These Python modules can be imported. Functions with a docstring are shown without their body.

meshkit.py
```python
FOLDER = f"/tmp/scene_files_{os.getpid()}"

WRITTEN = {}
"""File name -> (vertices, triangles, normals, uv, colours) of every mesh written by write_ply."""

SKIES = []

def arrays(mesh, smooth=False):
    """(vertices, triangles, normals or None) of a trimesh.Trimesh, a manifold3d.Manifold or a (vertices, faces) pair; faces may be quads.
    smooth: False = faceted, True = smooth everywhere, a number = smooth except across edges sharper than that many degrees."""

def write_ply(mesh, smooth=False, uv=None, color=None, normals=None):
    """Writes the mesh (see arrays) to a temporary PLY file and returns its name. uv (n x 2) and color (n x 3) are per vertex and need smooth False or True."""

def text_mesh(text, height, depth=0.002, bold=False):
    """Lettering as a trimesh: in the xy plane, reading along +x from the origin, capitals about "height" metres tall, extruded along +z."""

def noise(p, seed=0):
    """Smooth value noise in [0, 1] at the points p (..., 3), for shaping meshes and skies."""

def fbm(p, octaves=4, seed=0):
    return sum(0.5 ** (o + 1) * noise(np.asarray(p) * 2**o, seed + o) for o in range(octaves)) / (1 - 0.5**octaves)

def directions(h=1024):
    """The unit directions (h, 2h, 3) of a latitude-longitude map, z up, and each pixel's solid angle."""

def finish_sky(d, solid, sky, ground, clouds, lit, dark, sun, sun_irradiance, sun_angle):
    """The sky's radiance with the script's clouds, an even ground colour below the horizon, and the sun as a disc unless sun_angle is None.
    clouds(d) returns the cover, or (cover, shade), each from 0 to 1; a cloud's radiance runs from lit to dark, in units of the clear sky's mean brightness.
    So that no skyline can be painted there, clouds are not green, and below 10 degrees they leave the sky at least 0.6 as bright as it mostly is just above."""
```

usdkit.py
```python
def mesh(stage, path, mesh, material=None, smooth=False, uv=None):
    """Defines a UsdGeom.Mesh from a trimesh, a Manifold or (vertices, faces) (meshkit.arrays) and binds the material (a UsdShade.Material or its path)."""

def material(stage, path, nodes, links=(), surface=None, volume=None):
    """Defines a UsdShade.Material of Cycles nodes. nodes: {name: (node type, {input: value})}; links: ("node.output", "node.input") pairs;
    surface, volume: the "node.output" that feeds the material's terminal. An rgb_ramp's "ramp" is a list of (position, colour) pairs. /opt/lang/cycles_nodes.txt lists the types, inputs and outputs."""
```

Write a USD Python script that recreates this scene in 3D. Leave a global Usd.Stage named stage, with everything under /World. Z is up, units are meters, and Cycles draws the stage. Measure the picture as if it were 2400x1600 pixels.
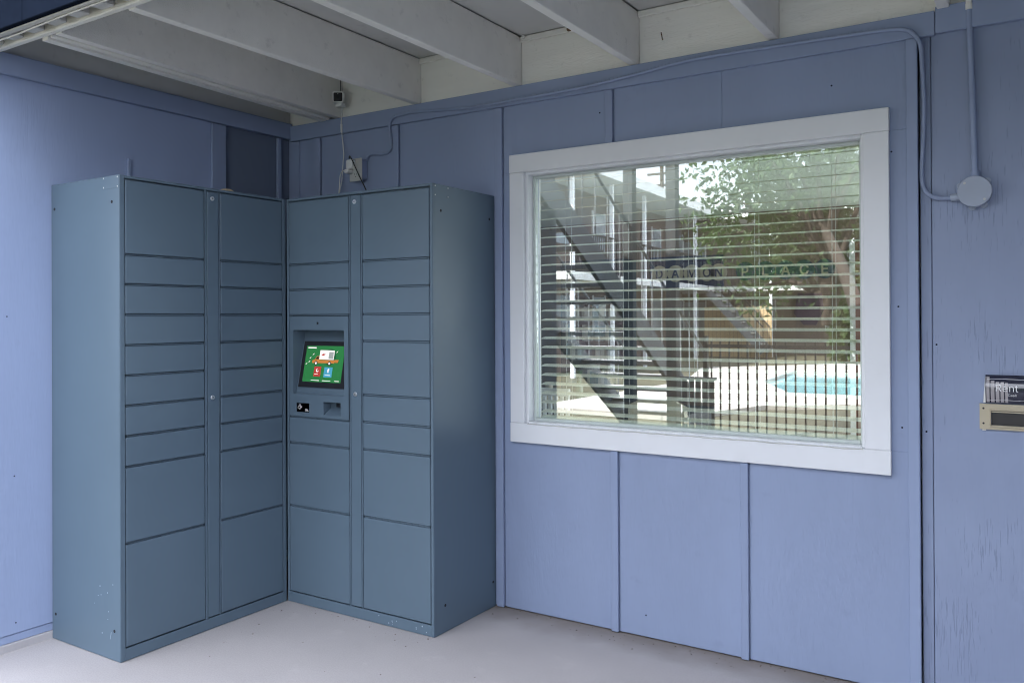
import math, random
import numpy as np, trimesh, usdkit, meshkit
from pxr import Usd, UsdGeom, UsdLux, UsdShade, Gf, Sdf
from shapely.geometry import Polygon, box as sbox, Point

random.seed(7)
rng = np.random.default_rng(11)
stage = Usd.Stage.CreateInMemory()
UsdGeom.SetStageUpAxis(stage, UsdGeom.Tokens.z)
UsdGeom.SetStageMetersPerUnit(stage, 1.0)
world = UsdGeom.Xform.Define(stage, '/World')
UsdGeom.Scope.Define(stage, '/World/Looks')

# ------------------------------------------------------------------ camera, sky, sun, exposure
EXPOSURE = 2.1
SKY_STRENGTH = 0.055
SUN_INTENSITY = 1.1
SUN_EL, SUN_AZ = math.radians(47), math.atan2(-0.35, 0.94)
CAM = np.array([3.67855, -3.51835, 1.40773])
YAW, PITCH, ROLL = 0.5885, 0.0045, -0.0047
cam = UsdGeom.Camera.Define(stage, '/World/camera')
fwd = np.array([-math.sin(YAW) * math.cos(PITCH), math.cos(YAW) * math.cos(PITCH), math.sin(PITCH)])
rt = np.array([math.cos(YAW), math.sin(YAW), 0.0])
up = np.cross(rt, fwd)
r2 = rt * math.cos(ROLL) + up * math.sin(ROLL)
u2 = -rt * math.sin(ROLL) + up * math.cos(ROLL)
cam.AddTransformOp().Set(Gf.Matrix4d(*r2, 0, *u2, 0, *(-fwd), 0, *CAM, 1))
cam.CreateHorizontalApertureAttr(36.0)
cam.CreateVerticalApertureAttr(36.0 * 682 / 1024)
cam.CreateFocalLengthAttr(30.009)
cam.CreateHorizontalApertureOffsetAttr(1.138)
cam.CreateVerticalApertureOffsetAttr(-0.987)
cam.CreateClippingRangeAttr(Gf.Vec2f(0.05, 2000))
cam.CreateExposureAttr(EXPOSURE)

sky_mat = usdkit.material(stage, '/World/Looks/sky', {
    'tc': ('texture_coordinate', {}),
    'sky': ('sky_texture', {'sky_type': 'single_scattering', 'sun_disc': False, 'sun_elevation': SUN_EL, 'sun_rotation': SUN_AZ, 'air_density': 1.0, 'aerosol_density': 1.6}),
    'map': ('mapping', {'scale': (1.0, 1.0, 2.2)}),
    'n': ('noise_texture', {'scale': 1.7, 'detail': 7.0, 'roughness': 0.58}),
    'ramp': ('rgb_ramp', {'ramp': [(0.33, (0, 0, 0)), (0.55, (1, 1, 1))]}),
    'zr': ('rgb_ramp', {'ramp': [(0.0, (14.0, 14.7, 16.2)), (1.0, (33.0, 35.2, 40.0))]}), 'mix': ('mix', {'mix_type': 'mix'}),
    'sz': ('separate_xyz', {}), 'inv': ('math', {'math_type': 'subtract', 'value1': 1.0, 'use_clamp': True}), 'pw': ('math', {'math_type': 'power', 'value2': 15.0}),
    'haze': ('mix', {'mix_type': 'mix', 'color2': (46., 46.8, 48.)}),
    'bg': ('background_shader', {'strength': SKY_STRENGTH})},
    [('tc.generated', 'map.vector'), ('map.vector', 'n.vector'), ('n.fac', 'ramp.fac'), ('ramp.color', 'mix.fac'),
     ('sky.color', 'mix.color1'), ('tc.generated', 'sz.vector'), ('sz.z', 'zr.fac'), ('zr.color', 'mix.color2'), ('sz.z', 'inv.value2'), ('inv.value', 'pw.value1'), ('pw.value', 'haze.fac'), ('mix.color', 'haze.color1'), ('haze.color', 'bg.color')], surface='bg.background')
dome = UsdLux.DomeLight.Define(stage, '/World/sky')
UsdShade.MaterialBindingAPI.Apply(dome.GetPrim()).Bind(sky_mat)
for k, v in (('label', 'bright hazy blue sky with thin white cloud'), ('category', 'sky'), ('kind', 'structure')):
    dome.GetPrim().SetCustomDataByKey(k, v)
sun = UsdLux.DistantLight.Define(stage, '/World/sun')
sun.CreateIntensityAttr(SUN_INTENSITY); sun.CreateAngleAttr(0.53); sun.CreateNormalizeAttr(True)
sun.CreateColorAttr(Gf.Vec3f(1.0, 0.95, 0.87))
sd = np.array([math.sin(SUN_AZ) * math.cos(SUN_EL), math.cos(SUN_AZ) * math.cos(SUN_EL), math.sin(SUN_EL)])
sx = np.cross([0, 0, 1], sd); sx /= np.linalg.norm(sx); sy = np.cross(sd, sx)
sun.AddTransformOp().Set(Gf.Matrix4d(*sx, 0, *sy, 0, *sd, 0, 0, 0, 30, 1))

# ------------------------------------------------------------------ helpers
used = {}
def numbered(path):
    n = used.get(path, 0); used[path] = n + 1
    return path if n == 0 else f'{path}_{n:03d}'
base = {}
def tag(p, label=None, cat=None, group=None, kind=None):
    p = p.GetPrim() if hasattr(p, 'GetPrim') else p
    for k, v in (('label', label), ('category', cat), ('group', group), ('kind', kind)):
        if v: p.SetCustomDataByKey(k, v)
    return p
def thing(name, label, cat, loc=(0, 0, 0), group=None, kind=None):
    path = numbered('/World/' + name)
    x = UsdGeom.Xform.Define(stage, path)
    x.AddTranslateOp().Set(Gf.Vec3d(*map(float, loc)))
    base[path] = np.array(loc, float)
    tag(x, label, cat, group, kind)
    return path
def put(name, mesh, mat, parent=None, label=None, smooth=False, kind=None):
    """One Mesh prim; the mesh is given in world coordinates."""
    if isinstance(mesh, list): mesh = trimesh.util.concatenate(mesh)
    path = numbered((parent or '/World') + '/' + name)
    root = parent
    b = np.zeros(3)
    while root:
        if root in base: b = base[root]; break
        root = root.rpartition('/')[0]
        if root == '/World': break
    v, f = np.array(mesh.vertices) - b, np.array(mesh.faces)
    m = usdkit.mesh(stage, path, trimesh.Trimesh(v, f, process=False), mat, smooth)
    tag(m, label, None, None, kind)
    return path
def solo(name, mesh, mat, label, cat, group=None, kind=None, smooth=False):
    p = put(name, mesh, mat, None, None, smooth)
    tag(stage.GetPrimAtPath(p), label, cat, group, kind)
    return p
BOXF = np.array([[0, 2, 1], [1, 2, 3], [4, 5, 6], [5, 7, 6], [0, 1, 4], [1, 5, 4], [2, 6, 3], [3, 6, 7], [0, 4, 2], [2, 4, 6], [1, 3, 5], [3, 7, 5]])
def bx(x0, x1, y0, y1, z0, z1, bev=0.0):
    x0, x1 = min(x0, x1), max(x0, x1); y0, y1 = min(y0, y1), max(y0, y1); z0, z1 = min(z0, z1), max(z0, z1)
    if bev <= 0:
        v = np.array([[x, y, z] for z in (z0, z1) for y in (y0, y1) for x in (x0, x1)], float)
        return trimesh.Trimesh(v, BOXF, process=False)
    b = min(bev, (x1 - x0) / 2.2, (y1 - y0) / 2.2, (z1 - z0) / 2.2)
    pts = []
    for x, sx_ in ((x0, 1), (x1, -1)):
        for y, sy_ in ((y0, 1), (y1, -1)):
            for z, sz_ in ((z0, 1), (z1, -1)):
                pts += [(x, y + sy_ * b, z + sz_ * b), (x + sx_ * b, y, z + sz_ * b), (x + sx_ * b, y + sy_ * b, z)]
    return trimesh.convex.convex_hull(np.array(pts))
def hull(pts): return trimesh.convex.convex_hull(np.array(pts, float))
def beam(p, q, w, h, upv=(0, 0, 1)):
    """Rectangular bar from p to q, w across, h along upv."""
    p, q = np.array(p, float), np.array(q, float)
    d = (q - p) / np.linalg.norm(q - p); s = np.cross(d, upv); s /= np.linalg.norm(s); u = np.cross(s, d)
    return hull([c + a * s * w / 2 + e * u * h / 2 for c in (p, q) for a in (-1, 1) for e in (-1, 1)])
def tube(pts, r, n=10, closed=True):
    pts = np.array(pts, float)
    T = np.gradient(pts, axis=0); T /= np.linalg.norm(T, axis=1, keepdims=True)
    ref = np.array([0, 0, 1.0]) if abs(T[0, 2]) < .9 else np.array([1.0, 0, 0])
    N = np.cross(T[0], ref); N /= np.linalg.norm(N)
    rr = np.broadcast_to(np.asarray(r, float), (len(pts),))
    V = []
    for i, p in enumerate(pts):
        N = N - T[i] * (N @ T[i]); N /= np.linalg.norm(N); B = np.cross(T[i], N)
        for k in range(n):
            a = 2 * math.pi * k / n
            V.append(p + rr[i] * (math.cos(a) * N + math.sin(a) * B))
    F = []
    for i in range(len(pts) - 1):
        for k in range(n):
            a, b_, c, d = i * n + k, i * n + (k + 1) % n, (i + 1) * n + k, (i + 1) * n + (k + 1) % n
            F += [[a, b_, d], [a, d, c]]
    if closed:
        V += [pts[0], pts[-1]]; c0, c1 = len(V) - 2, len(V) - 1
        for k in range(n):
            F += [[c0, (k + 1) % n, k], [c1, (len(pts) - 1) * n + k, (len(pts) - 1) * n + (k + 1) % n]]
    return trimesh.Trimesh(np.array(V), np.array(F), process=False)
def spline(pts, n=10):
    P = np.array(pts, float); P = np.vstack([2 * P[0] - P[1], P, 2 * P[-1] - P[-2]]); out = []
    for i in range(1, len(P) - 2):
        for t in np.linspace(0, 1, n, endpoint=False):
            a, b_, c, d = P[i - 1:i + 3]
            out.append(.5 * (2 * b_ + (c - a) * t + (2 * a - 5 * b_ + 4 * c - d) * t * t + (3 * b_ - a - 3 * c + d) * t ** 3))
    return np.array(out + [P[-2]])
def disc(c, axis, r, depth, n=24, r2_=None, bev=0.0):
    """Solid of revolution: centre of the base, unit axis, radius, depth."""
    prof = [(0, 0), (r, 0), (r if r2_ is None else r2_, depth - bev)] + ([((r if r2_ is None else r2_) - bev, depth)] if bev else []) + [(0, depth)]
    m = trimesh.creation.revolve(np.array(prof), sections=n)
    m.apply_transform(trimesh.geometry.align_vectors([0, 0, 1], axis)); m.apply_translation(c)
    return m
def plate(poly, depth, origin, ex, ey):
    """Shapely polygon (2-D metres) laid along ex, ey from origin and extruded along ex x ey."""
    polys = getattr(poly, 'geoms', [poly]); ms = []
    for g in polys:
        ms.append(trimesh.creation.extrude_polygon(g, depth, engine='earcut'))
    m = trimesh.util.concatenate(ms) if len(ms) > 1 else ms[0]
    ex, ey = np.array(ex, float), np.array(ey, float); ez = np.cross(ex, ey)
    M = np.eye(4); M[:3, 0], M[:3, 1], M[:3, 2], M[:3, 3] = ex, ey, ez, origin
    m.apply_transform(M); return m
def text(s, h, origin, ex, ey, depth=.001, bold=False, center=False):
    m = meshkit.text_mesh(s, h, depth, bold)
    if center: m.apply_translation([-(m.bounds[0][0] + m.bounds[1][0]) / 2, -h / 2, 0])
    ex, ey = np.array(ex, float), np.array(ey, float); M = np.eye(4)
    M[:3, 0], M[:3, 1], M[:3, 2], M[:3, 3] = ex, ey, np.cross(ex, ey), origin
    m.apply_transform(M); return m

# ------------------------------------------------------------------ materials
def paint(name, col, rough=.5, var=.05, scale=2.5, bump=.12, bscale=90., stretch=(1, 1, 1), metallic=0., spec=.5, dirt=0., dirtcol=(.10, .09, .08), dscale=14., coat=0.):
    col = np.array(col, float)
    nodes = {'g': ('geometry', {}), 'map': ('mapping', {'scale': stretch}),
             'n': ('noise_texture', {'scale': scale, 'detail': 4., 'roughness': .6}),
             'r': ('rgb_ramp', {'ramp': [(.25, tuple(np.clip(col * (1 - var), 0, 1))), (.75, tuple(np.clip(col * (1 + var), 0, 1)))]}),
             'bn': ('noise_texture', {'scale': bscale, 'detail': 3., 'roughness': .55}),
             'b': ('bump', {'strength': bump, 'distance': .004}),
             'rn': ('map_range', {'from_min': .3, 'from_max': .7, 'to_min': max(.05, rough - .07), 'to_max': min(1, rough + .07)}),
             'p': ('principled_bsdf', {'metallic': metallic, 'specular_ior_level': spec, 'coat_weight': coat})}
    links = [('g.position', 'map.vector'), ('map.vector', 'n.vector'), ('map.vector', 'bn.vector'), ('n.fac', 'r.fac'), ('n.fac', 'rn.value'),
             ('bn.fac', 'b.height'), ('b.normal', 'p.normal'), ('rn.result', 'p.roughness')]
    if dirt:
        nodes['dn'] = ('noise_texture', {'scale': dscale, 'detail': 6., 'roughness': .65})
        nodes['dr'] = ('rgb_ramp', {'ramp': [(.60, (0, 0, 0)), (.74, (dirt,) * 3)]})
        nodes['dm'] = ('mix', {'mix_type': 'mix', 'color2': dirtcol})
        links += [('g.position', 'dn.vector'), ('dn.fac', 'dr.fac'), ('dr.color', 'dm.fac'), ('r.color', 'dm.color1'), ('dm.color', 'p.base_color')]
    else:
        links.append(('r.color', 'p.base_color'))
    return usdkit.material(stage, '/World/Looks/' + name, nodes, links, surface='p.BSDF')
def flat(name, col, rough=.5, metallic=0., spec=.5, emit=0.):
    ins = {'base_color': tuple(col), 'roughness': rough, 'metallic': metallic, 'specular_ior_level': spec}
    if emit: ins['emission_color'] = tuple(col); ins['emission_strength'] = emit
    return usdkit.material(stage, '/World/Looks/' + name, {'p': ('principled_bsdf', ins)}, [], surface='p.BSDF')

M = {}
BLUE = (.243, .298, .440)
M['wall'] = paint('blue_wall_paint', BLUE, .58, .065, 2.2, .32, 75., (1, 1, .16), dirt=.22, dirtcol=(.16, .19, .29), dscale=9.)
M['batten'] = paint('blue_batten_paint', BLUE, .55, .05, 4., .15, 70., (1, 1, .2))
M['white'] = paint('white_window_paint', (.70, .715, .745), .42, .025, 3., .10, 60., dirt=.10, dirtcol=(.5, .5, .5), dscale=30.)
M['soffit'] = paint('off_white_ceiling_paint', (.80, .785, .74), .6, .05, 3., .45, 50., dirt=.35, dirtcol=(.36, .35, .33), dscale=12.)
M['soffit_board'] = paint('off_white_board_paint', (.82, .805, .76), .55, .05, 2., .55, 60., (.5, 4., 4.), dirt=.34, dirtcol=(.40, .39, .37), dscale=18.)
M['deck'] = paint('grey_deck_paint', (.58, .58, .565), .7, .06, 3., .2, 40., dirt=.3, dirtcol=(.30, .29, .28))
M['navy'] = paint('dark_navy_paint', (.010, .014, .024), .95, .25, 6., .3, 40., spec=.0, dirt=.2, dirtcol=(.025, .03, .04))
M['locker'] = paint('slate_blue_powder_coat', (.098, .142, .186), .40, .05, 1.6, .30, 5., spec=.32)
M['locker_in'] = flat('locker_gap_shade', (.03, .045, .06), .7)  # locker paint darkened to hold the shade inside the door gaps
M['chip'] = flat('pale_scratch', (.34, .40, .47), .5)
M['hole'] = flat('dark_hole', (.008, .009, .012), .8)
M['steel'] = flat('lock_steel', (.85, .86, .88), .35, 1.)
M['black'] = flat('black_plastic', (.012, .012, .015), .28)
M['blackm'] = flat('black_matte', (.02, .02, .022), .6)
M['plastic'] = flat('white_plastic', (.74, .74, .72), .4)
M['greyplate'] = flat('grey_outlet_plate', (.50, .50, .48), .5)
M['cord'] = flat('white_cord', (.66, .66, .64), .5)
M['beige'] = paint('beige_mail_slot_paint', (.42, .37, .27), .38, .05, 8., .05, 120.)
M['rust'] = flat('rusty_metal', (.16, .09, .05), .7)
M['leafdry'] = flat('dry_leaf', (.45, .36, .24), .8)
M['floor'] = usdkit.material(stage, '/World/Looks/porch_concrete', {
    'g': ('geometry', {}), 'sx': ('separate_xyz', {}),
    'n': ('noise_texture', {'scale': 1.3, 'detail': 5., 'roughness': .6}), 'r': ('rgb_ramp', {'ramp': [(.3, (.385, .36, .36)), (.7, (.44, .41, .41))]}),
    'sp': ('noise_texture', {'scale': 160., 'detail': 2.}), 'spr': ('rgb_ramp', {'ramp': [(.35, (.90, .90, .90)), (.6, (1, 1, 1))]}),
    'mu': ('mix', {'mix_type': 'multiply', 'fac': 1.}),
    'en': ('noise_texture', {'scale': 7., 'detail': 5.}), 'ea': ('math', {'math_type': 'multiply_add', 'value2': .16, 'value3': -.02}),
    'ed': ('map_range', {'from_min': -.15, 'from_max': .04, 'to_min': 0., 'to_max': .95, 'clamp': True}), 'es': ('math', {'math_type': 'add'}),
    'dm': ('mix', {'mix_type': 'mix', 'color2': (.24, .21, .19)}),
    'st': ('noise_texture', {'scale': 5.5, 'detail': 7., 'roughness': .7}), 'str': ('rgb_ramp', {'ramp': [(.60, (0, 0, 0)), (.76, (.55, .55, .55))]}),
    'sm': ('mix', {'mix_type': 'mix', 'color2': (.50, .47, .465)}),
    'bn': ('noise_texture', {'scale': 55., 'detail': 4.}), 'b': ('bump', {'strength': .15, 'distance': .004}),
    'p': ('principled_bsdf', {'roughness': .72, 'specular_ior_level': .35})},
    [('g.position', 'n.vector'), ('g.position', 'sp.vector'), ('g.position', 'en.vector'), ('g.position', 'bn.vector'), ('g.position', 'st.vector'), ('g.position', 'sx.vector'),
     ('n.fac', 'r.fac'), ('sp.fac', 'spr.fac'), ('r.color', 'mu.color1'), ('spr.color', 'mu.color2'), ('en.fac', 'ea.value1'), ('ea.value', 'es.value1'), ('sx.y', 'es.value2'),
     ('es.value', 'ed.value'), ('ed.result', 'dm.fac'), ('mu.color', 'sm.color1'), ('st.fac', 'str.fac'), ('str.color', 'sm.fac'), ('sm.color', 'dm.color1'), ('dm.color', 'p.base_color'),
     ('bn.fac', 'b.height'), ('b.normal', 'p.normal')], surface='p.BSDF')
M['peel'] = usdkit.material(stage, '/World/Looks/cracked_blue_paint', {
    'g': ('geometry', {}), 'map': ('mapping', {'scale': (240., 240., 10.)}), 'map2': ('mapping', {'scale': (3., 3., 1.6)}),
    'n': ('noise_texture', {'scale': 1., 'detail': 3., 'roughness': .5}), 'm': ('noise_texture', {'scale': 1.3, 'detail': 2.}),
    'add': ('math', {'math_type': 'multiply_add', 'value2': .55}), 'r': ('rgb_ramp', {'ramp': [(.93, (0, 0, 0)), (.99, (1, 1, 1))]}),
    'v': ('noise_texture', {'scale': 2., 'detail': 4.}), 'vr': ('rgb_ramp', {'ramp': [(.3, (.215, .260, .385)), (.7, (.245, .295, .425))]}),
    'mx': ('mix', {'mix_type': 'mix', 'color2': (.185, .225, .33)}), 'inv': ('invert', {}), 'b': ('bump', {'strength': .5, 'distance': .002}),
    'fine': ('noise_texture', {'scale': .6, 'detail': 4.}), 'b2': ('bump', {'strength': .22, 'distance': .003}),
    'p': ('principled_bsdf', {'roughness': .6})},
    [('g.position', 'map.vector'), ('g.position', 'map2.vector'), ('map.vector', 'n.vector'), ('map2.vector', 'm.vector'), ('g.position', 'v.vector'),
     ('m.fac', 'add.value1'), ('n.fac', 'add.value3'), ('add.value', 'r.fac'), ('v.fac', 'vr.fac'), ('vr.color', 'mx.color1'), ('r.color', 'mx.fac'), ('mx.color', 'p.base_color'),
     ('r.color', 'inv.color'), ('map.vector', 'fine.vector'), ('fine.fac', 'b2.height'), ('b2.normal', 'b.normal'), ('inv.color', 'b.height'), ('b.normal', 'p.normal')], surface='p.BSDF')
M['glass'] = usdkit.material(stage, '/World/Looks/green_window_glass', {
    'lw': ('layer_weight', {'blend': .5}), 'pw': ('math', {'math_type': 'power', 'value2': 3.}), 'ma': ('math', {'math_type': 'multiply_add', 'value2': .7, 'value3': .21, 'use_clamp': True}),
    't': ('transparent_bsdf', {'color': (.89, .95, .95)}), 'gl': ('glossy_bsdf', {'color': (1, 1, 1), 'roughness': 0.0}), 'x': ('mix_closure', {})},
    [('lw.facing', 'pw.value1'), ('pw.value', 'ma.value1'), ('ma.value', 'x.fac'), ('t.BSDF', 'x.closure1'), ('gl.BSDF', 'x.closure2')], surface='x.closure')

M['dark_panel'] = paint('darker_panel_blue', (.125, .155, .225), .5, .06, 3., .2, 60., (1, 1, .3))  # darker blue given to the inset side wall panels
M['wall_left'] = paint('daylit_side_wall_blue', tuple(1.2 * c for c in BLUE), .58, .05, 2.2, .17, 75., (1, 1, .16), dirt=.12, dirtcol=(.2, .23, .33), dscale=9.)  # same wall blue, brightened to carry the daylight falling on the side wall
# ------------------------------------------------------------------ ground
solo('ground', bx(-70, 70, -95, 40, -.6, -.14), paint('dry_lawn', (.085, .080, .048), .9, .35, .8, .5, 12., dirt=.6, dirtcol=(.15, .125, .09), dscale=2.5),
     'dry grassy courtyard ground around the pool', 'ground', kind='structure')
solo('porch_floor', bx(-.3, 4.75, -2.25, .02, -.3, 0., .004), M['floor'], 'pale grey concrete porch floor in front of the lockers', 'floor', kind='structure')
M['pale_conc'] = paint('pale_pool_concrete', (.42, .395, .36), .8, .12, .9, .2, 30., dirt=.25, dirtcol=(.36, .33, .29), dscale=1.2)
pool_poly = Polygon([(-.35, -12.75), (2.2, -12.9), (5.5, -13.6), (6.3, -16), (5.6, -19.6), (2.5, -21.2), (-1.9, -19.6), (-1.6, -15.5)]).buffer(.5).buffer(-.5)
deck_poly = Polygon([(-3.4, -8.6), (-.9, -8.4), (-.2, -10.6), (1.2, -11.6), (9.5, -11.9), (9.5, -24.2), (-1.5, -24.2), (-4.6, -20.2), (-3.2, -15.)])
solo('pool_deck', plate(deck_poly.difference(pool_poly), .08, (0, 0, -.136), (1, 0, 0), (0, 1, 0)), M['pale_conc'], 'sunlit pale concrete deck and path around the swimming pool', 'pool deck', kind='structure')
solo('pool_coping', plate(pool_poly.buffer(.28).difference(pool_poly), .03, (0, 0, -.0555), (1, 0, 0), (0, 1, 0)), paint('pool_coping_tile', (.62, .60, .56), .6, .08, 4., .1, 20.), 'pale raised coping running round the swimming pool edge', 'coping', kind='structure')
M['water'] = paint('pool_water', (.27, .53, .57), .06, .22, 1.2, .5, 5., dirt=.6, dirtcol=(.42, .66, .68), dscale=3.)
solo('pool_water', plate(pool_poly, .02, (0, 0, -.139), (1, 0, 0), (0, 1, 0)), M['water'], 'bright turquoise swimming pool water mirrored in the window', 'water', kind='structure')

# ------------------------------------------------------------------ right wall (window wall, plane y = 0)
W = thing('window_wall', 'blue painted board and batten wall holding the white framed window', 'wall', (0, 0, 0))
ZT = 2.515
G = .0032                                                            # open joint on the right of each batten
panels = [(.0, .250, 0, ZT), (.258 + G, .820, 0, ZT), (.827 + G, 1.465, 0, ZT), (1.472 + G, 2.068, 0, .90), (2.074 + G, 2.644, 0, .90), (2.651 + G, 3.270, 0, .90),
          (1.472 + G, 2.050, 2.10, ZT), (2.057 + G, 2.5494, 2.10, ZT), (2.5494, 3.270, 2.10, ZT), (1.472 + G, 1.594, .90, 2.10), (3.097, 3.270, .90, 2.10)]
for x0, x1, z0, z1 in panels:
    put('panel', bx(x0 + .0002, x1 - .0002, .0, .14, z0 if z0 else .006, z1, .0015), M['wall'], W)
put('panel', bx(3.2852, 3.321, .006, .14, .006, ZT, .002), M['peel'], W)
put('panel', bx(3.323, 4.75, .004, .14, .006, ZT, .002), M['peel'], W, 'weathered blue panel with fine vertical paint cracks')
for x in (.258, .827, 1.472, 2.057): put('joint_strip', bx(x - .004, x + G + .004, .0065, .012, 2.19 if x > 2 else .006, 2.43), M['wall'], W)
for x in (2.074, 2.651): put('joint_strip', bx(x - .004, x + G + .004, .0065, .012, .006, .80), M['wall'], W)
zt = 2.424
for x0, x1, z0, z1, d in [(.033, .094, 0, zt, .012), (.211, .258, 0, zt, .014), (.788, .827, 0, zt, .014), (1.434, 1.472, 0, zt, .015), (2.021, 2.057, 2.186, zt, .014),
                          (2.040, 2.074, 0, .809, .014), (2.620, 2.651, 0, .809, .013), (3.243, 3.281, 0, zt, .024)]:
    put('batten', bx(x0, x1, -d, .0005, z0 if z0 else .004, z1, .002), M['batten'], W)
# top trim board, slightly uneven along its painted edge
put('trim_board', bx(.031, 3.338, -.020, .0003, 2.426, ZT - .001, .002), M['batten'], W)
put('trim_board', bx(3.340, 4.75, -.020, .0033, 2.431, ZT + .012, .002), M['batten'], W)
put('inner_lining', [bx(-2.5, 1.594, .1405, .15, 0, 2.55), bx(3.097, 7, .1405, .15, 0, 2.55), bx(1.594, 3.097, .1405, .15, 0, .9), bx(1.594, 3.097, .1405, .15, 2.1, 2.55)], M['soffit'], W)
for x, z in [(3.335, 1.30), (3.30, .98), (1.99, 2.33), (3.19, 2.02), (3.21, 1.44), (3.22, .99), (2.20, .10), (2.98, 2.30)]:
    put('nail', disc((x, .005 if x > 3.28 else .0005, z), (0, -1, 0), .0035, .0015, 10), M['navy'], W)

# ------------------------------------------------------------------ left wall (plane x = 0)
L = thing('side_wall', 'blue painted side wall behind the left locker bank', 'wall', (0, 0, 0))
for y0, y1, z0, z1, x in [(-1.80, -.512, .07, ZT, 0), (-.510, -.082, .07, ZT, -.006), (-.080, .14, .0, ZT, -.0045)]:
    put('panel', bx(-.14, x, y0, y1, z0, z1, .0015), M['wall_left'] if y0 < -1 else M['dark_panel'], L, None if y0 < -1 else 'darker blue inset panel')
put('batten', bx(-.0005, .013, -.557, -.467, .07, 2.439, .002), M['batten'], L)
put('batten', bx(-.0055, .012, -.095, -.068, .07, 2.439, .002), M['batten'], L)
put('batten', bx(-.0005, .010, -1.051, -1.033, .07, 2.175, .002), M['batten'], L)
put('trim_board', bx(.0003, .030, -1.80, -.0005, 2.441, 2.531, .002), M['batten'], L)
put('base_board', bx(-.14, -.003, -1.80, 0, .034, .0685, .002), M['wall_left'], L)
put('curb', bx(-.14, .003, -1.80, 0, -.05, .033, .004), paint('curb_concrete', (.44, .42, .43), .8, .08, 8., .2, 60.), L)
for y, z in [(-1.585, .115), (-1.59, .74), (-1.62, 1.42)]:
    put('nail', disc((.0003, y, z), (1, 0, 0), .003, .0012, 10), M['navy'], L)

# ------------------------------------------------------------------ porch ceiling
C = thing('porch_ceiling', 'off white porch ceiling of exposed joists under the upper walkway', 'ceiling', (0, 0, 2.5))
JX = [(.925, .965), (1.535, 1.576), (2.140, 2.180), (2.742, 2.781), (3.346, 3.386), (3.955, 3.995), (4.56, 4.60)]
ZJ, ZD = 2.517, 2.752
for x0, x1 in JX:
    put('joist', bx(x0, x1, -1.665, .010, ZJ, ZD - .002, .003), M['soffit_board'], C)
def skew(x0r, x1r, x0w, x1w, z0, z1):
    return hull([(x, y, z) for z in (z0, z1) for x, y in ((x0r, -1.665), (x1r, -1.665), (x0w, .01), (x1w, .01))])
put('joist', skew(.362, .402, .272, .311, 2.510, ZD - .002), M['soffit_board'], C)
put('joist', skew(.458, .496, .374, .412, 2.517, ZD - .002), M['soffit_board'], C)
put('joist', skew(.406, .454, .315, .370, 2.533, ZD - .004), M['soffit_board'], C)
put('pipe', tube([(.418, -1.66, 2.524), (.332, -.02, 2.524)], .010, 10), M['soffit_board'], C, smooth=True)
edges = [.0] + [v for p in [(.366, .497)] + JX for v in p]
bays = [(.003, .27)] + [(.415, .925)] + [(JX[i][1], JX[i + 1][0]) for i in range(len(JX) - 1)]
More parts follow.
